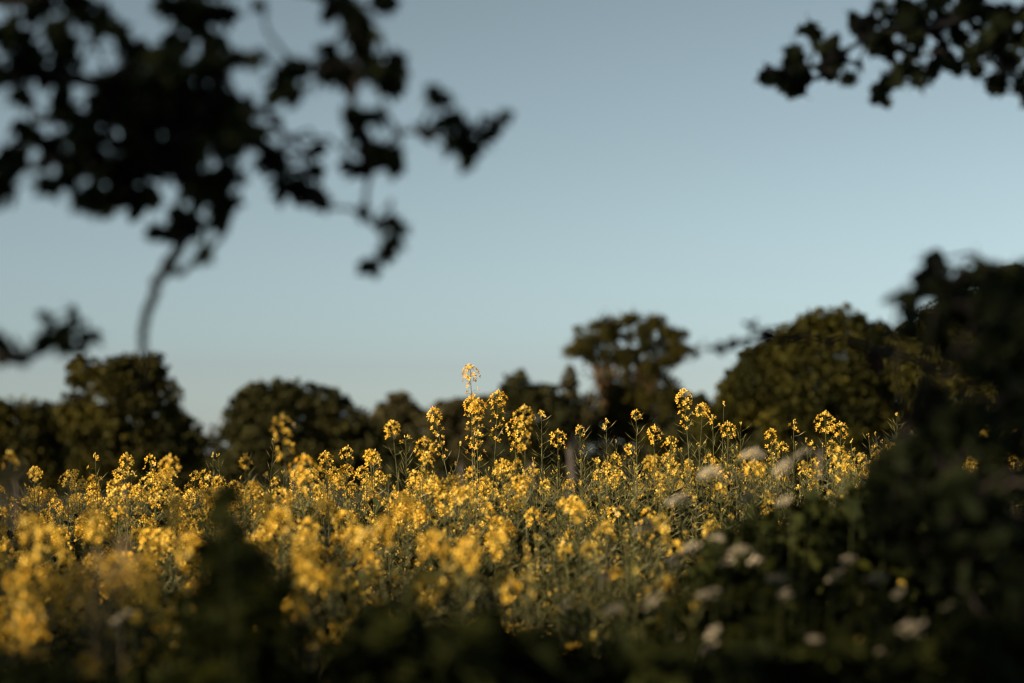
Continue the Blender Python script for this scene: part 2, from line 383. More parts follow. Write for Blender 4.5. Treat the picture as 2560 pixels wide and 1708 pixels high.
def near_tree(name, base, trunk, skeleton, clusters, leafset, label, cat, size, rnd, density=1.0, per=None, mat=M_dark, ddepth=.35, leaf_parts=290, trunk_r=.06):
    """a tree whose leafy branches hang into the picture.  clusters: (px, py, r_px, d)"""
    r = random.Random(rnd)
    root = empty(name, base, label=label, cat=cat); off = Vector(base)
    if trunk:
        b = MB(); pts = [Vector(p) - off for p in trunk]
        b.tube(pts, [trunk_r * (1 - .6 * i / (len(pts) - 1)) for i in range(len(pts))], 10)
        link('trunk', b.mesh('trunk', [M_bark], True), root)
    nodes = []
    for sk in skeleton:
        pts = [P(q[0], q[1], q[2]) if max(abs(q[0]), abs(q[1])) > 10 else Vector(q[:3]) for q in sk]
        rad = [q[-1] for q in sk]
        # smooth by subdividing
        fine = []; fr = []
        for i in range(len(pts) - 1):
            for k in range(5):
                t = k / 5; a0 = pts[max(i - 1, 0)]; a1 = pts[i]; a2 = pts[i + 1]; a3 = pts[min(i + 2, len(pts) - 1)]
                p = .5 * ((2 * a1) + (a2 - a0) * t + (2 * a0 - 5 * a1 + 4 * a2 - a3) * t * t + (3 * a1 - a0 - 3 * a2 + a3) * t ** 3)
                fine.append(p + Vector((r.uniform(-1, 1), r.uniform(-1, 1), r.uniform(-1, 1))) * .003); fr.append(rad[i] * (1 - t) + rad[i + 1] * t)
        fine.append(pts[-1]); fr.append(rad[-1])
        b = MB(); b.tube([p - off for p in fine], fr, 6)
        link('branch', b.mesh('branch', [M_bark], True), root)
        nodes += fine
    items = []; tw = MB()
    for (px, py, rp, d) in clusters:
        d0 = d + r.uniform(-.5, .5) * ddepth
        c = P(px, py, d0); rad = rp * PXM(d0)
        near = min(nodes, key=lambda q: (q - c).length)
        if (near - c).length > .02:
            mid = near.lerp(c, .5) + Vector((r.uniform(-.02, .02), r.uniform(-.02, .02), r.uniform(0, .03)))
            tw.tube([near - off, mid - off, c - off], [.0035, .0026, .0014], 4)
        n = max(3, int(density * (rp / 20.0) ** 2 * 1.5)) + 1
        for k in range(n):
            v = Vector((r.gauss(0, 1), r.gauss(0, 1), r.gauss(0, 1))).normalized() * rad * r.uniform(0.1, 1.0) ** .7
            p = c + v * .92
            s = size * r.uniform(.55, 1.35)
            # leaf points outwards and a little down
            dirv = (v.normalized() + Vector((r.uniform(-.7, .7), r.uniform(-.7, .7), r.uniform(-.8, .3)))).normalized()
            q = dirv.to_track_quat('Y', 'Z') @ Euler((0, r.uniform(-1.4, 1.4), 0)).to_quaternion()
            M = Matrix.Translation(p - dirv * s * .5 - off) @ q.to_matrix().to_4x4() @ Matrix.Scale(s, 4)
            items.append((r.choice(leafset), M, s / p.y))
    if tw.v: link('twigs', tw.mesh('twigs', [M_bark], True), root, kind='stuff')
    items.sort(key=lambda t: -t[2])
    stepn = max(1, len(items) // max(1, leaf_parts))
    chosen = items[:leaf_parts]; rest = items[leaf_parts:]
    for me, M, _ in chosen:
        o = link('leaf', me, root); o.matrix_basis = M
    if rest: link('foliage', merge_leaves('foliage', [(a, b) for a, b, _ in rest], mat), root, kind='stuff')
    return root, len(items)

DL = 3.0
left_cl = [(60, 150, 60), (20, 90, 60), (150, 90, 55), (250, 50, 50), (90, 20, 50), (200, 10, 50), (270, 110, 40), (-30, 190, 60), (170, 150, 40), (160, 230, 30),
  (480, 50, 66), (440, 110, 50), (560, 40, 40), (420, 20, 40), (520, 100, 45), (330, 130, 45), (300, 90, 30),
  (330, 200, 60), (420, 200, 85), (530, 160, 60), (590, 150, 35), (635, 155, 22), (480, 290, 95), (350, 300, 90), (250, 270, 55), (590, 300, 50), (600, 345, 36), (620, 290, 26), (550, 240, 50),
  (40, 235, 34), (115, 200, 26), (70, 330, 42), (30, 400, 52), (5, 470, 46), (130, 390, 60), (170, 450, 42), (230, 400, 80), (330, 420, 85), (225, 495, 48), (290, 500, 45), (190, 330, 50), (110, 460, 34),
  (430, 400, 72), (560, 450, 48), (595, 440, 28), (585, 510, 30), (500, 480, 62), (450, 560, 40), (405, 590, 26), (480, 555, 34), (545, 545, 34), (390, 480, 34), (560, 390, 30), (340, 520, 28),
  (440, 682, 16), (512, 640, 12),
  (115, 795, 20), (178, 790, 20), (150, 840, 46), (110, 860, 28), (215, 842, 24), (235, 842, 14), (15, 890, 30), (60, 900, 12), (-10, 860, 30), (185, 875, 22),
  (700, 215, 40), (745, 165, 34), (735, 235, 30), (715, 180, 26), (820, 150, 48), (820, 200, 42), (870, 185, 46), (930, 170, 44), (985, 165, 30), (985, 225, 30), (960, 205, 36),
  (880, 50, 48), (915, 110, 42), (850, 20, 40), (950, 15, 34), (820, 40, 20), (890, 95, 34),
  (880, 300, 34), (900, 330, 36), (940, 300, 26), (930, 380, 40), (960, 400, 38), (1000, 385, 26), (990, 420, 26), (900, 430, 26), (870, 415, 22),
  (798, 375, 18), (790, 430, 26), (775, 490, 36), (800, 500, 28), (705, 425, 20),
  (1085, 235, 26), (1110, 245, 28), (1125, 300, 36), (1150, 340, 42), (1175, 385, 36), (1210, 350, 30), (1235, 310, 20), (1262, 298, 18), (1070, 345, 24), (1130, 375, 26),
  (975, 565, 30), (1000, 575, 22), (985, 610, 26), (932, 665, 22), (958, 640, 22), (912, 535, 12), (650, 10, 16)]
_r = random.Random(12)
for _ in range(34):
    left_cl.append((_r.gauss(400, 130), _r.gauss(300, 110), _r.uniform(30, 55)))
left_cl = [c for c in left_cl if not (180 < c[0] < 310 and 105 < c[1] < 195) and not (370 < c[0] < 430 and 455 < c[1] < 520)]
left_sk = [
  [(-1.25, 3.1, 2.35, .035), (-150, 120, 3.1, .016), (100, 180, 3.05, .010), (330, 230, 3.0, .008), (480, 300, 3.0, .007), (620, 275, 3.0, .006), (700, 310, 3.0, .005), (708, 400, 3.0, .004), (660, 440, 3.0, .003)],
  [(-1.22, 3.15, 2.55, .03), (-100, -60, 3.15, .014), (250, -60, 3.05, .009), (500, -20, 3.0, .008), (700, -30, 3.0, .007), (860, 20, 3.0, .006), (900, 150, 2.95, .004), (880, 300, 2.95, .005), (930, 400, 2.95, .004), (915, 530, 2.95, .003), (960, 600, 2.95, .002), (930, 670, 2.95, .001)],
  [(480, 300, 3.0, .007), (490, 450, 3.0, .0085), (470, 570, 3.0, .0090), (425, 650, 3.0, .0080), (385, 725, 3.0, .0072), (362, 800, 3.0, .0066), (359, 870, 3.0, .0058), (364, 930, 3.0, .0040), (372, 985, 3.0, .001)],
  [(425, 650, 3.0, .005), (445, 685, 3.0, .0045), (500, 640, 3.0, .004), (560, 585, 3.0, .0035), (585, 520, 3.0, .003)],
  [(-1.27, 3.0, 1.75, .02), (-200, 900, 3.05, .010), (0, 895, 3.0, .006), (100, 880, 3.0, .004), (160, 840, 3.0, .003)],
  [(330, 230, 3.0, .010), (250, 350, 3.0, .006), (130, 400, 3.0, .004), (20, 440, 3.0, .003)],
  [(900, 150, 2.95, .004), (800, 170, 2.95, .003), (710, 210, 2.95, .002)],
  [(930, 400, 2.95, .003), (1020, 330, 2.95, .0025), (1150, 340, 2.95, .002), (1260, 300, 2.95, .001)],
  [(915, 530, 2.95, .0025), (830, 520, 2.95, .0025), (775, 490, 2.95, .002), (795, 380, 2.95, .001)],
]
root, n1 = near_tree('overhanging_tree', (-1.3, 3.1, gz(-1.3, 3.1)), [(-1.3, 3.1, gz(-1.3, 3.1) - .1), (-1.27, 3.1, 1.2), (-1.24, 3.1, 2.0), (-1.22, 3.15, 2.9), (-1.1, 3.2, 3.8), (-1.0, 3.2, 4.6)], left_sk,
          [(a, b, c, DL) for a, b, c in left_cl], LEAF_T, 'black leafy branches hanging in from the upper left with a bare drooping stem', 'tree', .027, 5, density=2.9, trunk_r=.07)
print('left tree leaves', n1)
rt = [(1925, 190, 26), (1950, 205, 30), (1975, 165, 36), (2000, 205, 34), (1985, 225, 22), (2015, 80, 22), (2030, 105, 26), (1985, 130, 22),
  (2060, 130, 26), (2095, 150, 36), (2110, 195, 32), (2075, 185, 26), (2085, 115, 20), (2140, 165, 28),
  (2135, 50, 20), (2160, 75, 34), (2205, 95, 42), (2185, 50, 30), (2250, 80, 36), (2230, 130, 24), (2200, 20, 26), (2260, 30, 40),
  (2210, 225, 30), (2195, 250, 20), (2250, 185, 28), (2225, 200, 28), (2290, 210, 22), (2280, 185, 20), (2265, 160, 24),
  (2310, 60, 50), (2330, 20, 60), (2390, 70, 50), (2440, 20, 60), (2470, 90, 50), (2530, 50, 60), (2560, 110, 60), (2360, 110, 40), (2430, 140, 34), (2500, 140, 40), (2335, 182, 18), (2340, 165, 16),
  (2390, 165, 24), (2440, 190, 22), (2485, 195, 26), (2500, 205, 18), (2560, 190, 34), (2570, 240, 26), (2300, 110, 26), (2620, 60, 70), (2650, 160, 60)]
DR = 4.1
rsk = [[(1.35, 4.2, 3.1, .03), (2640, -80, DR, .010), (2450, 40, DR, .006), (2300, 70, DR, .005), (2180, 90, DR, .005), (2080, 150, DR, .003), (1940, 190, DR, .0015)],
       [(2450, 40, DR, .006), (2480, 150, DR, .004), (2560, 220, DR, .002)], [(2300, 70, DR, .004), (2290, 150, DR, .003), (2220, 230, DR, .0015)]]
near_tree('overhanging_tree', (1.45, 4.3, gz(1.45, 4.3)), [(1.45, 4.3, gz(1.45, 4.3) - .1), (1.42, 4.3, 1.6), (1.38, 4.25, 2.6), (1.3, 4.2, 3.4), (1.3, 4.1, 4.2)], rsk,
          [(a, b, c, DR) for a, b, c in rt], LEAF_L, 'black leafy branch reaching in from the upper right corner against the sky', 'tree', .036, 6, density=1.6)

# the black shrub down the right side
def left_border(y):
    pts = [(740, 2400), (800, 2330), (900, 2350), (980, 2330), (1060, 2290), (1150, 2200), (1250, 2180), (1350, 2230), (1450, 2330), (1550, 2420), (1750, 2460)]
    return float(np.interp(y, [p[0] for p in pts], [p[1] for p in pts]))
sh = [(2333, 650, 16), (2340, 690, 22), (2360, 720, 26), (2305, 692, 16), (2315, 690, 12), (2312, 735, 20), (2335, 745, 14), (2262, 755, 30), (2245, 750, 18), (2280, 790, 30), (2275, 830, 28), (2380, 750, 36), (2420, 700, 16), (2418, 720, 14),
  (2450, 670, 14), (2470, 690, 26), (2500, 690, 24), (2530, 695, 26), (2478, 730, 20), (2470, 760, 24), (2560, 670, 34), (2550, 720, 34), (2400, 790, 40), (2340, 800, 36), (2520, 770, 34)]
rr = random.Random(3)
y = 790
while y < 1740:
    x = left_border(y) + rr.uniform(0, 26)
    while x < 2680:
        if not (y < 1000 and rr.random() < (.45 if x < 2450 else .25)): sh.append((x + rr.uniform(-14, 14), y + rr.uniform(-14, 14), rr.uniform(26, 44)))
        x += 58
    y += 52
ssk = [[(1.0, 3.2, gz(1.0, 3.2), .03), (2750, 1400, 3.3, .022), (2600, 1100, 3.3, .015), (2450, 850, 3.25, .008), (2380, 740, 3.2, .005), (2335, 645, 3.2, .002)],
       [(2600, 1100, 3.3, .012), (2550, 850, 3.3, .006), (2500, 690, 3.3, .002)],
       [(2750, 1400, 3.3, .018), (2500, 1300, 3.1, .010), (2350, 1150, 3.1, .006), (2260, 1080, 3.1, .003)],
       [(2750, 1500, 3.2, .018), (2600, 1550, 3.1, .010), (2450, 1600, 3.1, .004)]]
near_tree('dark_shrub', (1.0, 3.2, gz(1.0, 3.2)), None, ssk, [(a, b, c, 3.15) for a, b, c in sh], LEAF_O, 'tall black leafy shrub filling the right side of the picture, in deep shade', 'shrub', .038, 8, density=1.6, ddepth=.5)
# purplish blurred twig in the sky left of the big right-hand tree
tw_r, _ = near_tree('leafy_twig', (0.98, 3.45, gz(.98, 3.45)), None,
    [[(0.98, 3.45, gz(.98, 3.45), .012), (2700, 1100, 3.5, .009), (2350, 930, 3.5, .006), (2100, 850, 3.5, .004), (1960, 850, 3.5, .003), (1880, 855, 3.5, .0022), (1790, 875, 3.5, .0015), (1752, 850, 3.5, .0006)],
     [(1920, 853, 3.5, .002), (1890, 820, 3.5, .0015), (1872, 808, 3.5, .001)]],
    [(1800, 868, 13, 3.5), (1830, 862, 12, 3.5), (1860, 858, 11, 3.5), (1885, 825, 14, 3.5), (1905, 838, 12, 3.5), (1930, 845, 14, 3.5), (1785, 872, 8, 3.5), (1990, 850, 22, 3.5), (2080, 850, 24, 3.5), (2200, 900, 26, 3.5)],
    [leaf_mesh('leaf', M_purple, 'oval', 60 + i) for i in range(3)], 'thin twig with small purplish leaves reaching left across the sky beside the right-hand tree', 'branch', .022, 9, density=1.5, ddepth=.05, mat=M_purple)

# ------------------------------------------------------------------ rape plants
def flower_geo(fine=False, r=1.0, seed=0):
    rr = random.Random(seed); V = []; Fs = []
    for k in range(4):
        a = k * math.pi / 2 + rr.uniform(-.15, .15); ca, sa = math.cos(a), math.sin(a); cup = rr.uniform(.25, .75)
        def q(x, y, z): return Vector((x * ca - y * sa, x * sa + y * ca, z))
        n = len(V)
        if fine:
            V += [q(.12, 0, 0), q(.5, -.30, cup * .35), q(.92, -.36, cup), q(1.08, 0, cup * .9), q(.92, .36, cup), q(.5, .30, cup * .35), q(.6, 0, cup * .28)]
            for t in ((0, 1, 6), (1, 2, 6), (2, 3, 6), (3, 4, 6), (4, 5, 6), (5, 0, 6)): Fs.append(tuple(n + i for i in t))
        else:
            V += [q(.1, 0, 0), q(.75, -.42, cup * .7), q(1.05, 0, cup), q(.75, .42, cup * .7)]
            Fs.append((n, n + 1, n + 2, n + 3))
    if fine:
        n = len(V)
        V += [Vector((0, 0, -.7)), Vector((.16, 0, .25)), Vector((-.08, .14, .25)), Vector((-.08, -.14, .25)), Vector((0, 0, .6))]
        for k in range(3): Fs += [(n, n + 1 + (k + 1) % 3, n + 1 + k), (n + 4, n + 1 + k, n + 1 + (k + 1) % 3)]
    return V, Fs
FLOWERS = [flower_geo(False, 1, i) for i in range(4)]
FLOWER_MESH = []
for i in range(5):
    v, f = flower_geo(True, 1, 30 + i); b = MB(); b.add(v, f, Matrix.Identity(4)); FLOWER_MESH.append(b.mesh('flower', [M_petal]))

def raceme(r, tip, axis, nfl, npod, head=.05, flen=.07, plen=.26, podlen=.05):
    """returns flower matrices, pod segments, bud points. axis: unit vector pointing to the tip"""
    axis = Vector(axis).normalized(); q = axis.to_track_quat('Z', 'Y')
    fl = []; pods = []; buds = []
    for k in range(6):
        a = r.uniform(0, 6.28); rad = r.uniform(0, .008)
        buds.append(tip + q @ Vector((math.cos(a) * rad, math.sin(a) * rad, r.uniform(-.004, .01))))
    nh = int(nfl * (.62 if flen > .05 else .85))
    for k in range(nfl):
        a = k * 2.4 + r.uniform(-.4, .4)
        if k < nh:
            t = (k + .5) / nh; ph = t * 2.5; rad = head * .5 * math.sin(ph) * r.uniform(.75, 1.1) + .002; z = -head * .42 * (1 - math.cos(ph)) + .002
        else:
            t = (k - nh + .5) / max(1, nfl - nh); rad = .018 * r.uniform(.7, 1.4); z = -head * .7 - t * flen
        o = Vector((math.cos(a) * rad, math.sin(a) * rad, z)); p = tip + q @ o
        nrm = q @ (Vector((math.cos(a), math.sin(a), .55 if k >= nh else 1.1 - t)).normalized())
        s = r.uniform(.0074, .0108)
        M = Matrix.Translation(p) @ nrm.to_track_quat('Z', 'Y').to_matrix().to_4x4() @ Matrix.Rotation(r.uniform(0, 6.28), 4, 'Z') @ Matrix.Scale(s, 4)
        fl.append((M, tip + q @ Vector((0, 0, z - .008)), p))
    for k in range(npod):
        t = (k + .5) / npod; z = -head * .8 - flen * .5 - t * plen; a = k * 2.4 + r.uniform(-.5, .5)
        b0 = tip + q @ Vector((0, 0, z)); el = r.uniform(.05, .95)
        g = q @ Vector((math.cos(a) * math.cos(el), math.sin(a) * math.cos(el), math.sin(el)))
        p1 = b0 + g * .016
        g2 = (g + q @ Vector((0, 0, .45))).normalized()
        L = podlen * r.uniform(.6, 1.15) * (.55 + .45 * t)
        pods.append((b0, p1, p1 + g2 * L))
    return fl, pods, buds

def plant_geo(seed, H=1.2, nbr=6, nfl=22, npod=12, flen=.05, head=.045, plen=.22, spread=.2, lean=(0, 0), podlen=.05, top=True, tiplean=None):
    """dict with the pieces of one rape plant, base at 0, tip of main raceme at height H"""
    r = random.Random(seed)
    stems = []; fl = []; pods = []; buds = []; heads = []
    tipx, tipy = lean
    main = [Vector((0, 0, 0)), Vector((tipx * .15 + r.uniform(-.01, .01), tipy * .15, H * .35)), Vector((tipx * .45, tipy * .45, H * .7)), Vector((tipx, tipy, H))]
    stems.append((main, [.005, .0038, .0022, .0009]))
    ax = (main[3] - main[2])
    rr = raceme(r, main[3], ax, nfl if top else nfl // 2, npod, head, flen, plen, podlen); heads.append(rr)
    for k in range(nbr):
        a = k * 2.4 + r.uniform(-.6, .6); t0 = r.uniform(.38, .80)
        b0 = main[1].lerp(main[3], (t0 - .35) / .65)
        sp = spread * r.uniform(.35, 1.1); zt = H * r.uniform(.64, .965)
        tp = Vector((b0.x + math.cos(a) * sp, b0.y + math.sin(a) * sp, max(zt, b0.z + .12)))
        mid = b0.lerp(tp, .5) + Vector((math.cos(a) * sp * .22, math.sin(a) * sp * .22, -.01))
        m2 = mid.lerp(tp, .6) + Vector((math.cos(a) * sp * .06, math.sin(a) * sp * .06, 0))
        stems.append(([b0, mid, m2, tp], [.0018, .0015, .0011, .0006]))
        n2 = int(nfl * r.choice([0, .1, .25, .6, 1.0])); pl2 = min(plen, (tp - b0).length * .7)
        heads.append(raceme(r, tp, (tp - mid), n2, int(npod * r.uniform(.5, 1)), head * r.uniform(.7, 1), flen * r.uniform(.5, 1), pl2, podlen * .9))
    leaves = []
    for k in range(40):
        a = r.uniform(0, 6.28); z = H * (.84 - .6 * r.random() ** 1.2); L = r.uniform(.06, .13)
        b0 = Vector((tipx * (z / H) ** 1.5 * .8, tipy * (z / H) ** 1.5 * .8, z)); g = Vector((math.cos(a), math.sin(a), r.uniform(.1, .9)))
        leaves.append((b0, g.normalized(), L))
    return dict(stems=stems, heads=heads, leaves=leaves, H=H)

def geo_stem(g):
    b = MB()
    for pts, rad in g['stems']:
        fine = []; fr = []
        for i in range(len(pts) - 1):
            fine.append(pts[i]); fr.append(rad[i])
        fine.append(pts[-1]); fr.append(rad[-1])
        b.tube(fine, fr, 4)
    return b
def add_pods(b, hd, m=0, pr=.0014, fine=True):
    for b0, p1, p2 in hd[1]:
        if fine:
            b.spindle(b0, p1 + (p2 - p1) * .15, .0006, .5, m); b.spindle(p1, p2, pr, .4, m)
        else: b.spindle(b0, p2, pr, .55, m)
    for M, a, p in hd[0]:
        if fine: b.spindle(a, p, .0006, .5, m)
def add_flowers(b, r, hd, m=0, mb=1):
    for M, a, p in hd[0]:
        v, f = r.choice(FLOWERS); b.add(v, f, M, m)
    for p in hd[2]: b.spindle(p, p + Vector((r.uniform(-.002, .002), r.uniform(-.002, .002), .007)), .0022, .5, mb)
def add_leaves(b, g, m=0):
    for b0, d, L in g['leaves']:
        s = d.cross(Vector((0, 0, 1))).normalized() * L * .2; n = len(b.v)
        tip = b0 + d * L; mid = b0 + d * L * .45 + Vector((0, 0, L * .12))
        b.v += [b0, mid + s, tip, mid - s]; b.face((n, n + 1, n + 2), m); b.face((n, n + 2, n + 3), m)

# variants shared by the crop
SPECS = {'bloom': dict(nbr=5, nfl=17, npod=20, flen=.02, head=.042, plen=.24, spread=.16, podlen=.055),
         'mixed': dict(nbr=6, nfl=8, npod=24, flen=.02, head=.028, plen=.30, spread=.20, podlen=.06),
         'podded': dict(nbr=7, nfl=0, npod=27, flen=.01, head=.015, plen=.38, spread=.24, podlen=.062)}
VAR = {}
for kname, sp in SPECS.items():
    VAR[kname] = []
    for i in range(6):
        g = plant_geo(1000 + i * 7 + len(kname), H=1.2, lean=(R.uniform(-.06, .06), R.uniform(-.06, .06)), **sp)
        r = random.Random(i)
        stem_me = geo_stem(g).mesh('stem', [M_stem], True)
        pb = MB(); [add_pods(pb, h, fine=False) for h in g['heads']]; pod_me = pb.mesh('pods', [M_pod])
        lb = MB(); add_leaves(lb, g); leaf_me = lb.mesh('leaves', [M_rleaf])
        heads = []
        for h in g['heads']:
            hb = MB(); add_flowers(hb, r, h); heads.append(hb.mesh('flower_head', [M_petal, M_bud]))
        # everything in one mesh as triangles for the far crop
        ab = geo_stem(g); [add_pods(ab, h, 1, fine=False) for h in g['heads']]; [add_flowers(ab, r, h, 2, 3) for h in g['heads']]; add_leaves(ab, g, 4)
        tri = []; tm = []
        for f, m in zip(ab.f, ab.m):
            for k in range(1, len(f) - 1): tri.append((f[0], f[k], f[k + 1])); tm.append(m)
        VAR[kname].append(dict(stem=stem_me, pods=pod_me, leaves=leaf_me, heads=heads,
                               V=np.array([tuple(v) for v in ab.v]), F=np.array(tri), M=np.array(tm)))
print('tris per plant', {k: len(v[0]['F']) for k, v in VAR.items()})

def edge_d(px):
    return float(np.interp(px, [0, 480, 560, 640, 900, 1300, 1700, 2100, 2400], [4.3, 4.4, 5.5, 5.0, 4.7, 4.9, 5.2, 5.9, 6.2]))
plants = []
tries = 0
rp = random.Random(77)
while len(plants) < 960 and tries < 40000:
    tries += 1
    d = 4.3 + (10.6 - 4.3) * rp.random() ** .85
    px = rp.uniform(-400, 2560) if rp.random() < .82 else rp.uniform(2560, 3900)
    if d < edge_d(px): continue
    x = (px - 1280) / F_PX * d
    if math.sin(x * 7.3 + d * 2.1) + math.sin(x * 3.1 - d * 4.7) + math.sin(d * 8.9 + x * 11) * .6 < -.25: continue
    if px > 2150 and d < 7.8: continue
    top = EYE + float(canopy(x, d)) + rp.gauss(0, .048) - (.07 if d < 7 else .085)
    fl = 1.0 - .80 * max(0, min(1, (px - 650) / 1000)) - (.15 if d > 7 else 0) + (.25 if d < 5.6 and px < 1000 else 0)
    kk = 'bloom' if rp.random() < fl * .42 else ('mixed' if rp.random() < .26 else 'podded')
    if kk == 'podded': top -= .025
    plants.append((d, x, px, top, kk))
plants.sort(key=lambda p: p[0] + (20 if not -60 < p[2] < 2350 else 0))
N_IND = 275
group_map = {}
def place_plant(d, x, px, top, kk, i):
    v = rp.choice(VAR[kk]); g = gz(x, d); s = (top - g) / 1.2
    zone = 'left' if px < 850 else ('middle' if px < 1650 else 'right')
    near = 'blurred front rows' if d < 6.0 else 'sharper rows'
    desc = {'bloom': 'full yellow rape plant', 'mixed': 'half-faded rape plant with green pods', 'podded': 'mostly podded green rape plant'}[kk]
    root = empty('rape_plant', (x, d, g), label=f'{desc} in the {near}, {zone} part of the field', cat='rape plant',
                 group=f'{kk} rape plants, {near}, {zone}')
    root.rotation_euler = (0, 0, rp.uniform(0, 6.28)); root.scale = (1, 1, s)
    link('stem', v['stem'], root)
    link('pods', v['pods'], root, kind='stuff')
    link('leaves', v['leaves'], root, kind='stuff')
    for h in v['heads']: link('flower_head', h, root, kind='stuff')
for i, pl in enumerate(plants[:N_IND]): place_plant(*pl, i)
Vs = []; Fs = []; Ms = []; n0 = 0
for (d, x, px, top, kk) in plants[N_IND:]:
    v = rp.choice(VAR[kk]); g = gz(x, d); s = (top - g) / 1.2; a = rp.uniform(0, 6.28)
    ca, sa = math.cos(a), math.sin(a); V = v['V']
    W = np.stack([V[:, 0] * ca - V[:, 1] * sa + x, V[:, 0] * sa + V[:, 1] * ca + d, V[:, 2] * s + g], 1)
    Vs.append(W); Fs.append(v['F'] + n0); Ms.append(v['M']); n0 += len(W)
F = np.concatenate(Fs)
me = np_mesh('rape_crop', np.concatenate(Vs), F, np.concatenate(Ms), [M_stem, M_pod, M_petal, M_bud, M_rleaf])
link('rape_crop', me, label='dense mass of flowering rape crop in the rows behind the single plants', cat='rape crop', kind='stuff')
print('crop tris', len(F))

# the plants that stand up against the trees and the sky, each one of its own
def hero(px, py, d, label, seed, base_dx=0, nfl=30, npod=10, flen=.06, head=.05, plen=.2, nbr=2, spread=.12, podlen=.05, fs=.86):
    nfl = int(nfl * .8)
    tip = P(px, py, d); bx = P(px + base_dx, 1400, d)
    g = gz(bx.x, d); base = Vector((bx.x, bx.y, g))
    H = tip.z - g
    geo = plant_geo(seed, H=H, nbr=nbr, nfl=nfl, npod=npod, flen=flen, head=head, plen=plen, spread=spread, podlen=podlen, lean=(tip.x - bx.x, tip.y - bx.y))
    root = empty('rape_plant', base, label=label, cat='rape plant', group='tall rape plants standing above the crop')
    link('stem', geo_stem(geo).mesh('stem', [M_stem], True), root)
    pb = MB(); [add_pods(pb, h) for h in geo['heads']]
    link('pods', pb.mesh('pods', [M_pod]), root, kind='stuff')
    r = random.Random(seed); bb = MB()
    for h in geo['heads']:
        for M, a, p in h[0]:
            o = link('flower', r.choice(FLOWER_MESH), root); o.matrix_basis = M @ Matrix.Scale(fs, 4)
        for p in h[2]: bb.spindle(p, p + Vector((0, 0, .007)), .0022)
    link('buds', bb.mesh('buds', [M_bud]), root, kind='stuff')
    return root
hero(1175, 918, 8.3, 'tallest rape spike, its yellow head alone against the sky', 201, base_dx=30, nfl=44, flen=.14, head=.06, npod=10, plen=.25, nbr=0)
hero(1178, 998, 8.35, 'thick yellow rape column right below the tallest spike', 202, base_dx=12, nfl=50, flen=.16, head=.055, nbr=1, spread=.03)
hero(1196, 1004, 8.2, 'slim yellow rape column leaning beside the thick column under the tallest spike', 203, base_dx=-6, nfl=46, flen=.15, head=.05, nbr=0)
hero(1246, 983, 8.3, 'rape spike with round yellow head and loose flowers below, just right of the tallest', 204, base_dx=-30, nfl=44, flen=.13, head=.055, nbr=0)
hero(1084, 1026, 8.2, 'rape spike leaning left with a long slanting yellow head, left of the tallest', 205, base_dx=110, nfl=44, flen=.13, head=.05, nbr=1, spread=.05)
hero(1310, 1022, 6.9, 'blurred double-headed yellow rape plant right of the round-headed spike', 206, base_dx=14, nfl=30, flen=.08, head=.052, nbr=1, spread=.03, npod=5)
hero(980, 1058, 7.3, 'slightly blurred rape plant with one round yellow head on a bare stem', 207, base_dx=60, nfl=24, flen=.01, head=.048, nbr=0, npod=10, plen=.15)
hero(704, 1048, 5.6, 'blurred yellow rape plant with thick stem in front of the dome-shaped tree', 208, base_dx=70, nfl=24, flen=.06, head=.05, nbr=0, npod=14, plen=.25)
hero(1354, 1032, 8.3, 'thin podded rape stalk with a few small flowers at its tip', 209, base_dx=5, nfl=7, flen=.01, head=.022, npod=34, plen=.34, nbr=0, podlen=.055)
hero(1590, 1030, 8.3, 'skeletal podded rape stalk with a tiny yellow tip before the ivy tree', 210, base_dx=10, nfl=9, flen=.01, head=.025, npod=34, plen=.34, nbr=0, podlen=.06)
hero(1710, 980, 8.3, 'branching rape plant with a tall ragged yellow head in the gap of sky', 211, base_dx=40, nfl=40, flen=.09, head=.055, npod=16, nbr=1, spread=.10)
hero(1757, 1014, 8.4, 'rape stalk with a small round yellow head beside the ragged one', 212, base_dx=-30, nfl=24, flen=.01, head=.045, npod=14, nbr=0)
hero(1782, 1045, 8.3, 'podded rape stalk with two tiny flowers before the right-hand tree', 213, base_dx=10, nfl=5, flen=.01, head=.03, npod=26, plen=.3, nbr=1, spread=.05, podlen=.06)
hero(1820, 1062, 8.2, 'rape plant with a flat yellow cluster, low right of the ragged head', 214, base_dx=-8, nfl=20, flen=.01, head=.05, npod=14, nbr=1)
hero(1852, 1062, 8.4, 'fan-shaped bunch of bare pods left of the pale plumes', 215, base_dx=0, nfl=0, flen=.01, head=.02, npod=40, plen=.25, nbr=3, spread=.08, podlen=.07)
hero(2062, 1036, 8.3, 'rape plant with a broad pale yellow head against the black shade', 216, base_dx=20, nfl=34, flen=.01, head=.075, npod=18, nbr=1, spread=.08, podlen=.06)
hero(2102, 1062, 8.4, 'rape plant with a low yellow tuft right of the broad pale head', 217, base_dx=-8, nfl=20, flen=.01, head=.05, npod=14, nbr=0)
hero(1928, 1078, 8.1, 'rape plant with an orange-lit tuft before the foot of the right-hand tree', 218, base_dx=0, nfl=20, flen=.06, head=.03, npod=10, nbr=1)
hero(1984, 1058, 8.5, 'sparse rape stalk with three loose flowers, left of the broad pale head', 219, base_dx=4, nfl=6, flen=.02, head=.03, npod=8, nbr=1)
hero(2243, 1040, 8.3, 'clump of thin green pods standing far right in the black shade', 220, base_dx=-20, nfl=1, flen=.01, head=.02, npod=40, plen=.16, nbr=2, spread=.07, podlen=.065)
hero(1635, 1070, 8.1, 'rape plant with small yellow tuft right of the skeletal stalk', 221, base_dx=8, nfl=20, flen=.02, head=.048, npod=16, nbr=1)
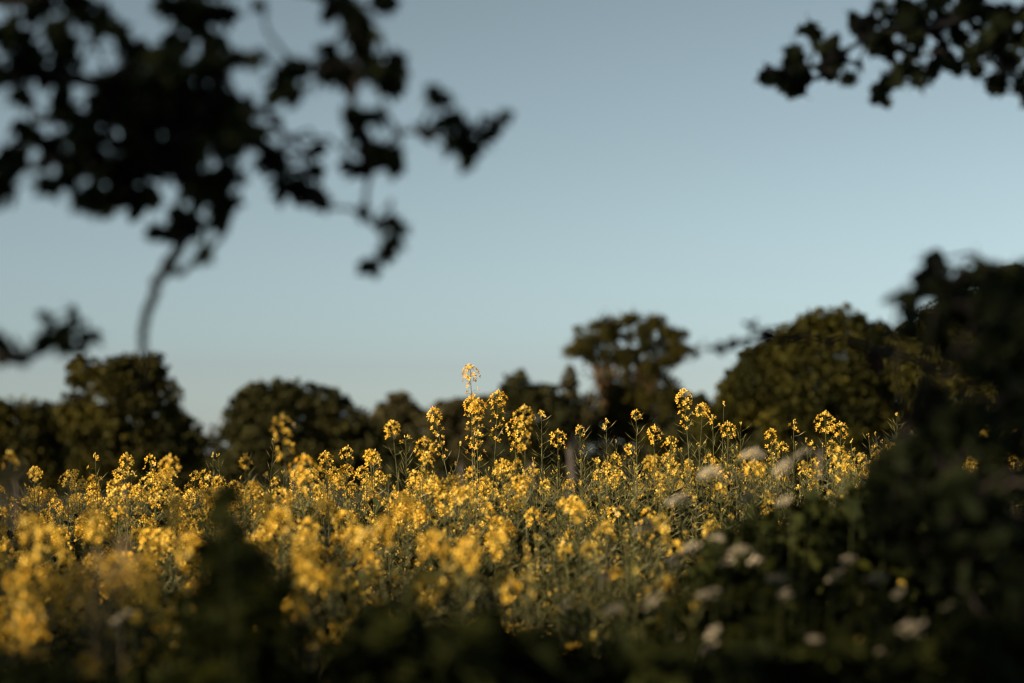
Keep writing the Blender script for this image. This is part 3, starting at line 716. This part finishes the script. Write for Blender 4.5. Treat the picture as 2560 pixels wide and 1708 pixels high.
hero(1516, 1056, 8.4, 'podded rape stalk with brownish bud tip, left of the skeletal stalk', 222, base_dx=6, nfl=4, flen=.01, head=.02, npod=34, plen=.28, nbr=0, podlen=.055)
hero(1450, 1070, 8.3, 'wide-spread podded rape plant with one small flower under the ivy tree', 223, base_dx=8, nfl=8, flen=.01, head=.028, npod=30, plen=.22, nbr=2, podlen=.07)
hero(1395, 1082, 8.2, 'rape plant with neat yellow tuft right of the thin podded stalk', 224, base_dx=0, nfl=22, flen=.02, head=.05, npod=10, nbr=1)
hero(316, 1142, 7.8, 'rape plant with a small bright yellow head before the tall left tree', 225, base_dx=10, nfl=20, flen=.05, head=.042, npod=20, plen=.2, nbr=1, podlen=.06)
hero(424, 1148, 6.2, 'blurred rape plant with a fat yellow head right of the tall left tree', 226, base_dx=10, nfl=24, flen=.01, head=.052, npod=20, nbr=1, podlen=.06)
hero(238, 1142, 8.0, 'podded rape plant with a few pale buds, left of the small bright head', 227, base_dx=30, nfl=5, flen=.08, head=.02, npod=32, plen=.26, nbr=2, podlen=.06)
hero(170, 1186, 7.8, 'rape plant with ragged yellow tuft at the left of the skyline', 228, base_dx=5, nfl=26, flen=.02, head=.05, npod=10, nbr=1)
hero(84, 1176, 7.9, 'small yellow rape head on a thin stalk near the left edge', 229, base_dx=15, nfl=14, flen=.05, head=.032, npod=12, nbr=0)
hero(26, 1142, 5.4, 'blurred pair of yellow flowers at the far left above the pale plume', 230, base_dx=0, nfl=8, flen=.01, head=.035, npod=4, nbr=0)
hero(386, 1165, 8.2, 'podded rape stalk with reddish tip between the two left yellow heads', 231, base_dx=4, nfl=3, flen=.01, head=.02, npod=24, nbr=0, podlen=.055)
hero(533, 1142, 7.4, 'bare branching rape skeleton over the dark gap in the crop', 232, base_dx=0, nfl=1, flen=.01, head=.02, npod=34, plen=.26, nbr=3, spread=.10, podlen=.06)
hero(613, 1146, 6.6, 'rape plant with one yellow tuft and long curved pods right of the dark gap', 233, base_dx=10, nfl=9, flen=.01, head=.03, npod=30, plen=.18, nbr=2, spread=.1, podlen=.075)
hero(760, 1148, 6.0, 'blurred rape plant with a broad glowing yellow head', 234, base_dx=6, nfl=40, flen=.03, head=.07, npod=20, nbr=1, podlen=.07)
hero(815, 1136, 7.8, 'rape plant with knobbly yellow head left of the pinkish one', 235, base_dx=20, nfl=30, flen=.06, head=.045, npod=8, nbr=0)
hero(867, 1122, 7.9, 'rape stalk with pinkish drooping petals at its tip', 236, base_dx=6, nfl=12, flen=.01, head=.036, npod=18, nbr=0)
hero(935, 1134, 8.0, 'rape plant with small yellow tuft left of the bare-stemmed round head', 237, base_dx=4, nfl=18, flen=.02, head=.042, npod=12, nbr=1)
hero(1015, 1092, 8.3, 'podded rape stalk with a single flower right of the bare-stemmed round head', 238, base_dx=4, nfl=3, flen=.01, head=.02, npod=26, plen=.2, nbr=0, podlen=.055)
hero(1062, 1100, 7.4, 'rape plant with three blurred yellow knobs under the slanting head', 239, base_dx=12, nfl=30, flen=.02, head=.06, npod=8, nbr=1)
hero(1290, 1050, 8.2, 'rape plant with lacy yellow flowers between the round-headed and double-headed ones', 240, base_dx=-6, nfl=40, flen=.06, head=.07, npod=12, nbr=2, spread=.06)
hero(1666, 1455, 4.2, 'single blurred bright yellow rape plant low among the white umbels', 241, base_dx=20, nfl=20, flen=.06, head=.05, npod=5, nbr=1, spread=.05)
hero(400, 1630, 3.6, 'blurred ring of yellow rape flowers at the bottom left', 242, base_dx=20, nfl=14, flen=.01, head=.05, npod=5, nbr=0)
hero(2095, 1125, 7.0, 'blurred yellow rape tuft at the right end of the lit crop', 243, base_dx=6, nfl=20, flen=.06, head=.045, npod=22, nbr=1)

# single rape plants standing in the dark hollows nearer the camera
FR = [(1010, 1340, 4.3, 'bloom'), (1120, 1360, 4.4, 'bloom'), (1085, 1440, 4.0, 'bloom'), (1090, 1530, 3.8, 'mixed'), (830, 1330, 4.4, 'bloom'), (840, 1420, 4.1, 'mixed'), (1050, 1250, 4.7, 'bloom'), (1240, 1340, 4.5, 'mixed'), (1330, 1380, 4.5, 'podded'),
      (1150, 1380, 4.3, 'mixed'), (1430, 1330, 4.6, 'podded'), (1500, 1380, 4.5, 'podded'), (1380, 1300, 4.8, 'podded'), (1560, 1300, 4.9, 'mixed'), (700, 1340, 4.4, 'bloom'), (760, 1280, 4.6, 'bloom'), (480, 1230, 4.8, 'mixed'), (200, 1420, 3.9, 'bloom'), (90, 1460, 3.8, 'bloom'), (300, 1400, 3.9, 'bloom'), (400, 1350, 4.1, 'bloom'), (20, 1400, 3.9, 'bloom'), (240, 1500, 3.7, 'mixed'), (420, 1470, 3.8, 'mixed'),
      (2030, 1340, 4.4, 'podded'), (1800, 1520, 3.8, 'podded')]
FR += [(60, 1330, 4.3, 'bloom'), (150, 1300, 4.4, 'bloom'), (280, 1290, 4.4, 'bloom'), (130, 1500, 3.9, 'bloom'), (330, 1480, 3.9, 'bloom'), (430, 1260, 4.6, 'bloom'), (370, 1400, 4.0, 'bloom'), (680, 1250, 4.8, 'bloom'), (790, 1380, 4.3, 'bloom'), (740, 1440, 4.1, 'mixed'), (870, 1260, 4.8, 'bloom'), (960, 1300, 4.7, 'bloom')]
for i, (px, py, d, kk) in enumerate(FR):
    c = P(px, py, d); place_plant(d, c.x, px, c.z, kk, i)

# ------------------------------------------------------------------ white umbels
def umbel_geo(r, c, nrm, rad):
    """florets of one flat umbel"""
    q = Vector(nrm).to_track_quat('Z', 'Y'); fl = []
    n = 15
    for k in range(n):
        if r.random() < .12: continue
        a = k * 2.4 + r.uniform(-.2, .2); rr_ = rad * math.sqrt((k + .5) / n) * r.uniform(.85, 1.12)
        cc = Vector((math.cos(a) * rr_, math.sin(a) * rr_, -.25 * rr_ * rr_ / rad + r.uniform(-.002, .002)))
        for j in range(11):
            a2 = j * 2.4; r2 = rad * .20 * math.sqrt((j + .5) / 11)
            p = cc + Vector((math.cos(a2) * r2, math.sin(a2) * r2, r.uniform(-.001, .002)))
            fl.append((q, p))
    return fl
def umbellifer(px, py, d, seed, label, rad=.021, tilt=1.05, group='white umbels in front of the crop'):
    r = random.Random(seed); c = P(px, py, d)
    bx = c.x + r.uniform(-.06, .06); by = c.y + r.uniform(-.05, .05); g = gz(bx, by)
    root = empty('cow_parsley', (bx, by, g), label=label, cat='wild flower', group=group); off = Vector((bx, by, g))
    nrm = Vector((-r.uniform(-.1, 1.0) * tilt, -r.uniform(.12, .5), 1)).normalized()
    top = c - off; neck = top - nrm * .035
    b = MB(); H = top.z
    b.tube([Vector((0, 0, 0)), Vector((neck.x * .2, neck.y * .2, H * .4)), Vector((neck.x * .6, neck.y * .6, H * .75)), neck], [.004, .0035, .0025, .0016], 5)
    q = nrm.to_track_quat('Z', 'Y')
    for k in range(12):
        a = k * 2.4; rr_ = rad * math.sqrt((k + .5) / 12); p = top + q @ Vector((math.cos(a) * rr_, math.sin(a) * rr_, -.003))
        b.spindle(neck, p, .0006, .5)
    link('stem', b.mesh('stem', [M_weedstem]), root)
    fb = MB()
    for qq, p in umbel_geo(r, c, nrm, rad):
        p2 = top + q @ p; s = r.uniform(.0022, .0034)
        d1 = q @ Vector((r.uniform(-1, 1), r.uniform(-1, 1), .2)).normalized() * s; d2 = (q @ Vector((0, 0, 1))).cross(d1)
        n = len(fb.v); fb.v += [p2 - d1, p2 - d2, p2 + d1, p2 + d2]; fb.face((n, n + 1, n + 2, n + 3))
    link('umbel', fb.mesh('umbel', [M_white]), root, kind='stuff')
    lb = MB()
    for k in range(5):
        z = H * r.uniform(.35, .9); a = r.uniform(0, 6.28)
        base = Vector((neck.x * (z / H) ** 1.5, neck.y * (z / H) ** 1.5, z))
        for j in range(9):
            g1 = Vector((math.cos(a + r.uniform(-.5, .5)), math.sin(a + r.uniform(-.5, .5)), r.uniform(-.2, .7))).normalized(); L = r.uniform(.03, .08)
            s = g1.cross(Vector((0, 0, 1))).normalized() * L * .12; p0 = base + g1 * L * r.uniform(0, .5); n = len(lb.v)
            lb.v += [p0, p0 + g1 * L * .5 + s, p0 + g1 * L, p0 + g1 * L * .5 - s]; lb.face((n, n + 1, n + 2, n + 3))
    link('leaves', lb.mesh('leaves', [M_weed]), root, kind='stuff')
    return root
UM = [(2010, 1125, 4.45, .024, 'tall pale umbel standing highest beside an orange-tinged flower at the right of the lit crop'),
 (1880, 1132, 4.45, .022, 'blurred pale umbel below the fan-shaped bunch of pods'),
 (1773, 1178, 4.4, .022, 'pale slanting umbel leftmost in the top row of umbels'),
 (1832, 1190, 4.2, .018, 'faint pale umbel between two slanting ones in the top row'),
 (1955, 1165, 4.4, .022, 'wide pale umbel under the tallest umbel'),
 (1702, 1248, 4.15, .024, 'long slanting white umbel left of the black hollow'),
 (1612, 1318, 4.1, .021, 'lone bright slanting umbel on the green, leftmost of the upper umbels'),
 (1862, 1237, 4.15, .022, 'round white umbel right of the long slanting one, over the black hollow'),
 (1958, 1250, 4.1, .017, 'small round white umbel alone in the black area'),
 (1790, 1344, 4.0, .014, 'small grey umbel uppermost in the middle cluster of umbels'),
 (1721, 1370, 4.0, .020, 'slanting grey-white umbel at the left of the middle cluster'),
 (1675, 1402, 4.0, .018, 'upright grey-white umbel just above the single yellow plant'),
 (1817, 1400, 4.0, .016, 'round cream umbel in the centre of the middle cluster'),
 (1893, 1392, 4.0, .017, 'slanting cream umbel at the right of the middle cluster'),
 (1850, 1370, 3.9, .018, 'dull greenish umbel behind the cream ones'),
 (1629, 1498, 3.8, .020, 'flat white umbel below the single yellow plant'),
 (1531, 1519, 3.8, .016, 'flat white umbel left of the one below the single yellow plant'),
 (1419, 1508, 3.8, .010, 'tiny cream umbel, leftmost of all in the lower row'),
 (1511, 1442, 3.8, .009, 'tiny grey umbel above the flat white ones'),
 (1770, 1478, 3.8, .020, 'yellowish flat umbel right of the single yellow plant'),
 (1967, 1476, 3.7, .017, 'slanting grey umbel lower right of the middle cluster'),
 (1945, 1442, 3.8, .018, 'dim greenish umbel above the slanting grey one'),
 (2084, 1438, 3.9, .018, 'pale greenish-white umbel right of the slanting grey one'),
 (2122, 1397, 3.9, .013, 'small round pinkish umbel beside yellow-green leaves'),
 (2190, 1440, 3.7, .018, 'ragged dim umbel toward the black shrub'),
 (2272, 1573, 3.3, .026, 'large drooping white umbel low at the right'),
 (2222, 1630, 3.3, .014, 'small pale umbel below the large drooping one'),
 (2245, 1480, 3.6, .010, 'thin pale seed umbel near the shrub'),
 (2370, 1515, 3.5, .010, 'tiny pale umbel against the black shrub'),
 (1781, 1579, 3.5, .015, 'dull tan umbel low in the middle'),
 (1770, 1620, 3.5, .013, 'pale umbel below the dull tan one'),
 (1690, 1600, 3.5, .010, 'tiny bright umbel left of the dull tan one'),
 (2038, 1598, 3.4, .010, 'narrow pale umbel at the bottom between the leaves'),
 (2059, 1672, 3.4, .013, 'pale ragged umbel at the bottom edge'),
 (1850, 1680, 3.4, .013, 'dim umbel at the bottom edge left of the ragged one'),
 (300, 1545, 3.6, .020, 'blurred beige umbel low at the left among yellow flowers')]
for i, (px, py, d, rad, lab) in enumerate(UM): umbellifer(px, py, d, 500 + i, lab, rad)

# ------------------------------------------------------------------ grass plumes at the left
def plume(px, py, d, seed, label, h=.09, n=120):
    r = random.Random(seed); c = P(px, py, d); g = gz(c.x, d)
    root = empty('grass_plume', (c.x, c.y, g), label=label, cat='grass', group='pale grass plumes'); H = c.z - g
    b = MB(); b.tube([(0, 0, 0), (.01, 0, H * .6), (.0, 0, H)], [.002, .0015, .0006], 4); link('stem', b.mesh('stem', [M_straw]), root)
    pb = MB()
    for k in range(n):
        t = r.random(); z = H - h * t; rad = h * .42 * math.sin(.3 + t * 2.4) * r.random(); a = r.uniform(0, 6.28)
        p = Vector((math.cos(a) * rad, math.sin(a) * rad, z - rad * .1)); pb.spindle(p, p + Vector((math.cos(a) * .004, math.sin(a) * .004, .011)), .0012)
        if k % 4 == 0: pb.spindle(Vector((0, 0, z - rad * .8)), p, .0004)
    link('panicle', pb.mesh('panicle', [M_straw]), root, kind='stuff')
plume(45, 1150, 3.5, 1, 'blurred beige grass plume at the far left edge')
plume(25, 1170, 3.6, 5, 'second beige grass plume touching the one at the left edge')
plume(235, 1375, 3.45, 2, 'blurred beige grass plume in the lower left crop', .10, 170)
plume(300, 1350, 3.45, 6, 'faint beige grass plume right of the lower left one', .08, 110)
plume(250, 1550, 3.5, 3, 'pale grass plume near the bottom left', .06, 90)

# ------------------------------------------------------------------ leafy weeds in the shade in front
def weed(px, py, d, seed, leaf=.06, n=11):
    r = random.Random(seed); c = P(px, py, d); g = gz(c.x, d)
    zone = ('left' if px < 800 else 'middle' if px < 1500 else 'right')
    root = empty('leafy_weed', (c.x, c.y, g), label=f'dark leafy weed in the shade along the bottom {zone} of the picture', cat='weed', group=f'dark leafy weeds, {zone}')
    H = c.z - g; lx, ly = r.uniform(-.06, .06), r.uniform(-.05, .05)
    b = MB(); b.tube([(-lx, -ly, 0), (-lx * .7, -ly * .7, H * .5), (0, 0, H)], [.004, .003, .001], 5); link('stem', b.mesh('stem', [M_weedstem]), root)
    for k in range(n):
        z = H - .015 - k * .034; f = 1 - z / H
        for s_ in (0, 1):
            a = k * 1.57 + s_ * math.pi + r.uniform(-.4, .4); L = leaf * min(1.25, .5 + .14 * k) * r.uniform(.8, 1.2)
            dv = Vector((math.cos(a), math.sin(a), r.uniform(-.45, .25))).normalized()
            q = dv.to_track_quat('Y', 'Z') @ Euler((0, r.uniform(-.5, .5), 0)).to_quaternion()
            o = link('leaf', LEAF_N[r.randrange(4)], root)
            o.matrix_basis = Matrix.Translation(Vector((-lx * f * .6, -ly * f * .6, z)) + dv * L * .25) @ q.to_matrix().to_4x4() @ Matrix.Scale(L, 4)
W = [(540, 1215, 3.1), (585, 1230, 3.0), (620, 1330, 3.1), (560, 1380, 3.0), (500, 1430, 3.1), (650, 1440, 3.1), (600, 1500, 2.9), (700, 1520, 3.1), (470, 1560, 3.2),
     (760, 1560, 3.2), (850, 1500, 3.3), (900, 1420, 3.3), (960, 1470, 3.3), (1020, 1500, 3.3), (1080, 1400, 3.3), (1140, 1430, 3.4), (1210, 1420, 3.4), (1280, 1400, 3.5), (1340, 1450, 3.5), (1400, 1560, 3.4),
     (1470, 1570, 3.4), (1540, 1600, 3.3), (1620, 1590, 3.3), (1700, 1560, 3.4), (1780, 1500, 3.5), (1860, 1480, 3.5), (1930, 1520, 3.4), (2000, 1500, 3.4), (2060, 1530, 3.4), (2130, 1520, 3.3), (2180, 1560, 3.2), (2260, 1520, 3.2),
     (2320, 1600, 3.1), (2380, 1560, 3.1), (100, 1600, 3.2), (180, 1620, 3.2), (30, 1610, 3.2), (260, 1630, 3.2), (340, 1660, 3.1), (420, 1600, 3.2), (1850, 1250, 3.9), (1900, 1270, 3.9), (1810, 1280, 3.9), (1950, 1300, 3.8), (2020, 1260, 3.9), (2080, 1280, 3.8), (2140, 1300, 3.7),
     (2000, 1340, 3.7), (2080, 1360, 3.6), (2160, 1380, 3.5), (1900, 1330, 3.8), (1950, 1400, 3.6), (2040, 1430, 3.5), (2120, 1460, 3.4), (2220, 1420, 3.4), (1740, 1440, 3.7), (1450, 1480, 3.8), (1540, 1500, 3.7), (880, 1600, 3.0), (1000, 1600, 3.0), (1120, 1580, 3.0), (1240, 1560, 3.1), (1330, 1600, 3.1),
     (1000, 1390, 4.2), (930, 1400, 4.3), (860, 1440, 4.2), (1230, 1330, 4.4), (1300, 1330, 4.4), (2080, 1180, 4.6), (2150, 1150, 4.6), (2200, 1130, 4.5), (2130, 1230, 4.2), (2200, 1250, 4.0)]
W = [w for w in W if not (w[0] > 630 and w[0] < 1450 and w[1] < 1590)] + [(575, 1170, 3.0), (560, 1240, 2.9), (600, 1290, 3.0)]
for i, (px, py, d) in enumerate(W): weed(px, py + (35 if d < 3.6 else 10) + (40 if px > 700 else 15), d - (.2 if d < 3.6 and px < 1500 else 0), 900 + i)

# the tangle of leaves under and between the weeds
def undergrowth(name, label, prof, pxr, dr, n, plants, seed, drop=0):
    rs = np.random.RandomState(seed)
    d = rs.uniform(dr[0], dr[1], n); px = rs.uniform(pxr[0], pxr[1], n)
    k = rs.randint(0, plants, n)                        # the cards gather round separate shoots of uneven height
    kx = rs.uniform(pxr[0], pxr[1], plants)[k]; kd = rs.uniform(dr[0], dr[1], plants)[k]
    kh = (rs.gamma(1.3, 45, plants) - 45)[k]; kw = rs.uniform(16, 46, plants)[k]
    top = np.interp(kx, [p[0] for p in prof], [p[1] for p in prof]) + kh + drop
    t = rs.uniform(0, 1, n) ** 1.25
    py = top + t * 420
    px = kx + rs.normal(0, 1, n) * kw * (.25 + 1.6 * np.minimum(t * 3, 1)) + 22 * np.sin(t * 9 + kx)
    d = kd + rs.normal(0, .04, n)
    C = np.array([tuple(P(a, b, c)) for a, b, c in zip(px, py, d)])
    C = C[C[:, 2] > .05]
    V, Q = card_cloud(C, rs.uniform(.022, .060, len(C)), rs, .5)
    link(name, np_mesh(name, V, Q, np.zeros(len(Q)), [M_under]), label=label, cat='undergrowth', kind='stuff')
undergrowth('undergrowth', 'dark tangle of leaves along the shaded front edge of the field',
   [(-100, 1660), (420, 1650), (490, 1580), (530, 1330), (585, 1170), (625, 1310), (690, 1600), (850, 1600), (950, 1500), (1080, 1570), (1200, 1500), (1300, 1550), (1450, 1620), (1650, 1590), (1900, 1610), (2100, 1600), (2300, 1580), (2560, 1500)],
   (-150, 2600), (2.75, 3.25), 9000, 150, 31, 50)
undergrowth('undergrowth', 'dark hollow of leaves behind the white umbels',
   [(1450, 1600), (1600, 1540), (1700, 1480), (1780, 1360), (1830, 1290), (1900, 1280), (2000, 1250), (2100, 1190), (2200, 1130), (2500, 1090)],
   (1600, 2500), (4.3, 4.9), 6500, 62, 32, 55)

# verge grass (nobody could count it)
gr = np.random.RandomState(5)
n = 9000
gd = gr.uniform(1.9, 5.0, n); gpx = gr.uniform(-300, 2900, n); gx = (gpx - 1280) / F_PX * gd
base = np.stack([gx, gd, [gz(a, b) for a, b in zip(gx, gd)]], 1)
hh = gr.uniform(.35, .85, n) + (gd - 2) * .09
ang = gr.uniform(0, 6.28, n); ben = gr.uniform(.05, .22, n)
dx = np.stack([np.cos(ang), np.sin(ang), np.zeros(n)], 1)
sd = np.stack([-np.sin(ang), np.cos(ang), np.zeros(n)], 1) * gr.uniform(.002, .005, n)[:, None]
up = np.array([0, 0, 1.0])
m1 = base + up * (hh * .6)[:, None] + dx * (ben * .3)[:, None]; tp = base + up * hh[:, None] + dx * ben[:, None]
V = np.stack([base - sd, base + sd, m1 + sd * .8, m1 - sd * .8, tp + sd * .15, tp - sd * .15], 1).reshape(-1, 3)
k = np.arange(n)[:, None] * 6
Q = np.concatenate([k + np.array([[0, 1, 2, 3]]), k + np.array([[3, 2, 4, 5]])])
link('verge_grass', np_mesh('verge_grass', V, Q, np.zeros(len(Q)), [M_grass]), label='long rough grass along the shaded edge of the field', cat='grass', kind='stuff')

# ------------------------------------------------------------------ unseen tree and hedge added behind the camera to cast shade
def add_shade_tree():
    rs = np.random.RandomState(21)
    h = Vector((SUN_DIR.x, SUN_DIR.y, 0)).normalized(); side = Vector((-h.y, h.x, 0))   # side: across the sunlight
    # u axis as used for the shade line: u = x*cos - y*sin
    def at(u, s, z): # u along 'uax', s metres toward the sun
        uax = Vector((-h.y, h.x, 0)); 
        if uax.x < 0: uax = -uax
        p = uax * u + h * s; return Vector((p.x, p.y, z))
    root_p = at(-0.5, 7.5, 0)
    root = empty('added_shade_tree', root_p, label='unseen broad leafy tree added behind the camera to shade the verge', cat='tree')
    b = MB(); b.tube([(0, 0, -.1), (0, .05, 1.5), (.1, 0, 3.0), (.1, .1, 5)], [.25, .2, .15, .05], 8); link('trunk', b.mesh('trunk', [M_bark], True), root)
    n = 60000
    u = rs.uniform(0, 1, n); z = rs.uniform(0.0, 7.0, n); s = rs.uniform(6.2, 8.0, n)
    zz = z - s * math.tan(SUN_EL)                        # height carried down the sun's slant to the verge
    edge = U_EDGE + .06 * np.sin(z * 5.1 + 1) + .05 * np.sin(z * 11.3)
    u = edge + (7.5 - edge) * u ** 1.9
    hole = (u < -2.2) & (zz > 1.3) & (zz < np.where(u < -3.0, 2.12, 1.8)) & (np.sin(u * 33 + 2 * np.sin(zz * 11)) + np.sin(zz * 41 + 2 * np.sin(u * 13)) > HOLE)  # holes shaped to dapple the verge with sunlight
    hole |= (u < -3.08) & (zz > 1.87) & (zz < 2.2)      # gap cut so sunlight reaches the white umbels
    keep = (z < 6.2 + .4 * np.sin(u * 2)) & ~hole
    uax = Vector((-h.y, h.x, 0)); uax = -uax if uax.x < 0 else uax
    C = np.array(uax)[None] * u[:, None] + np.array(h)[None] * s[:, None]; C[:, 2] = z
    C = C[keep] - np.array(root_p); U = u[keep]
    V, Q = card_cloud(C, np.where(U < -2.0, rs.uniform(.05, .10, len(C)), rs.uniform(.12, .3, len(C))), rs, .8)
    link('crown', np_mesh('crown', V, Q, np.zeros(len(Q)), [M_treeleaf2]), root, kind='stuff')
def add_shade_hedge():  # unseen hedge, its ragged top shaped to shade the crop's foot
    rs = np.random.RandomState(22)
    h = Vector((SUN_DIR.x, SUN_DIR.y, 0)).normalized(); uax = Vector((-h.y, h.x, 0)); uax = -uax if uax.x < 0 else uax
    rp_ = uax * -6 + h * 7
    root = empty('added_shade_hedge', (rp_.x, rp_.y, 0), label='unseen hedge added to the left behind the camera to shade the foot of the crop', cat='hedge')
    for u0 in (-9, -7, -5, -3.6):
        p = uax * u0 + h * 7 - rp_; b = MB(); b.tube([p, p + Vector((.05, 0, 1.4)), p + Vector((0, 0, 2.6))], [.08, .06, .02], 6); link('trunk', b.mesh('trunk', [M_bark], True), root)
    n = 60000
    u = rs.uniform(-10.5, -3.5, n); s = rs.uniform(7.0, 7.5, n)
    zt = HEDGE_ZZ - .13 * (u > -4.2) + .06 * (u < -4.3) + .13 * np.sin(u * 8.3) + .10 * np.sin(u * 21 + 1) + .05 * np.sin(u * 51) + s * math.tan(SUN_EL)
    z = zt * rs.uniform(0, 1, n) ** .7 + rs.normal(0, .03, n)
    m = 60000                                            # loose sprays above the hedge, added to dapple the crop with shade
    u2 = rs.uniform(-10.5, -3.4, m); s2 = rs.uniform(7.0, 7.5, m); q2 = rs.uniform(1.5, 2.55, m)
    f = np.sin(u2 * 13 + 3 * np.sin(q2 * 5)) + np.sin(q2 * 17 + 2 * np.sin(u2 * 7)) + .7 * np.sin(u2 * 31 + q2 * 23)
    k2 = f > SPRAY + (q2 - 1.5) * 1.3
    u = np.concatenate([u, u2[k2]]); s = np.concatenate([s, s2[k2]]); z = np.concatenate([z, (q2 + s2 * math.tan(SUN_EL))[k2]]); n = len(u)
    C = np.array(uax)[None] * u[:, None] + np.array(h)[None] * s[:, None]; C[:, 2] = z; C -= np.array(tuple(rp_))
    V, Q = card_cloud(C, rs.uniform(.06, .14, n), rs, .8)
    link('crown', np_mesh('crown', V, Q, np.zeros(len(Q)), [M_treeleaf2]), root, kind='stuff')
HEDGE_ZZ = 1.64; SPRAY = .62
add_shade_hedge()
U_EDGE = -3.42; HOLE = .1
add_shade_tree()
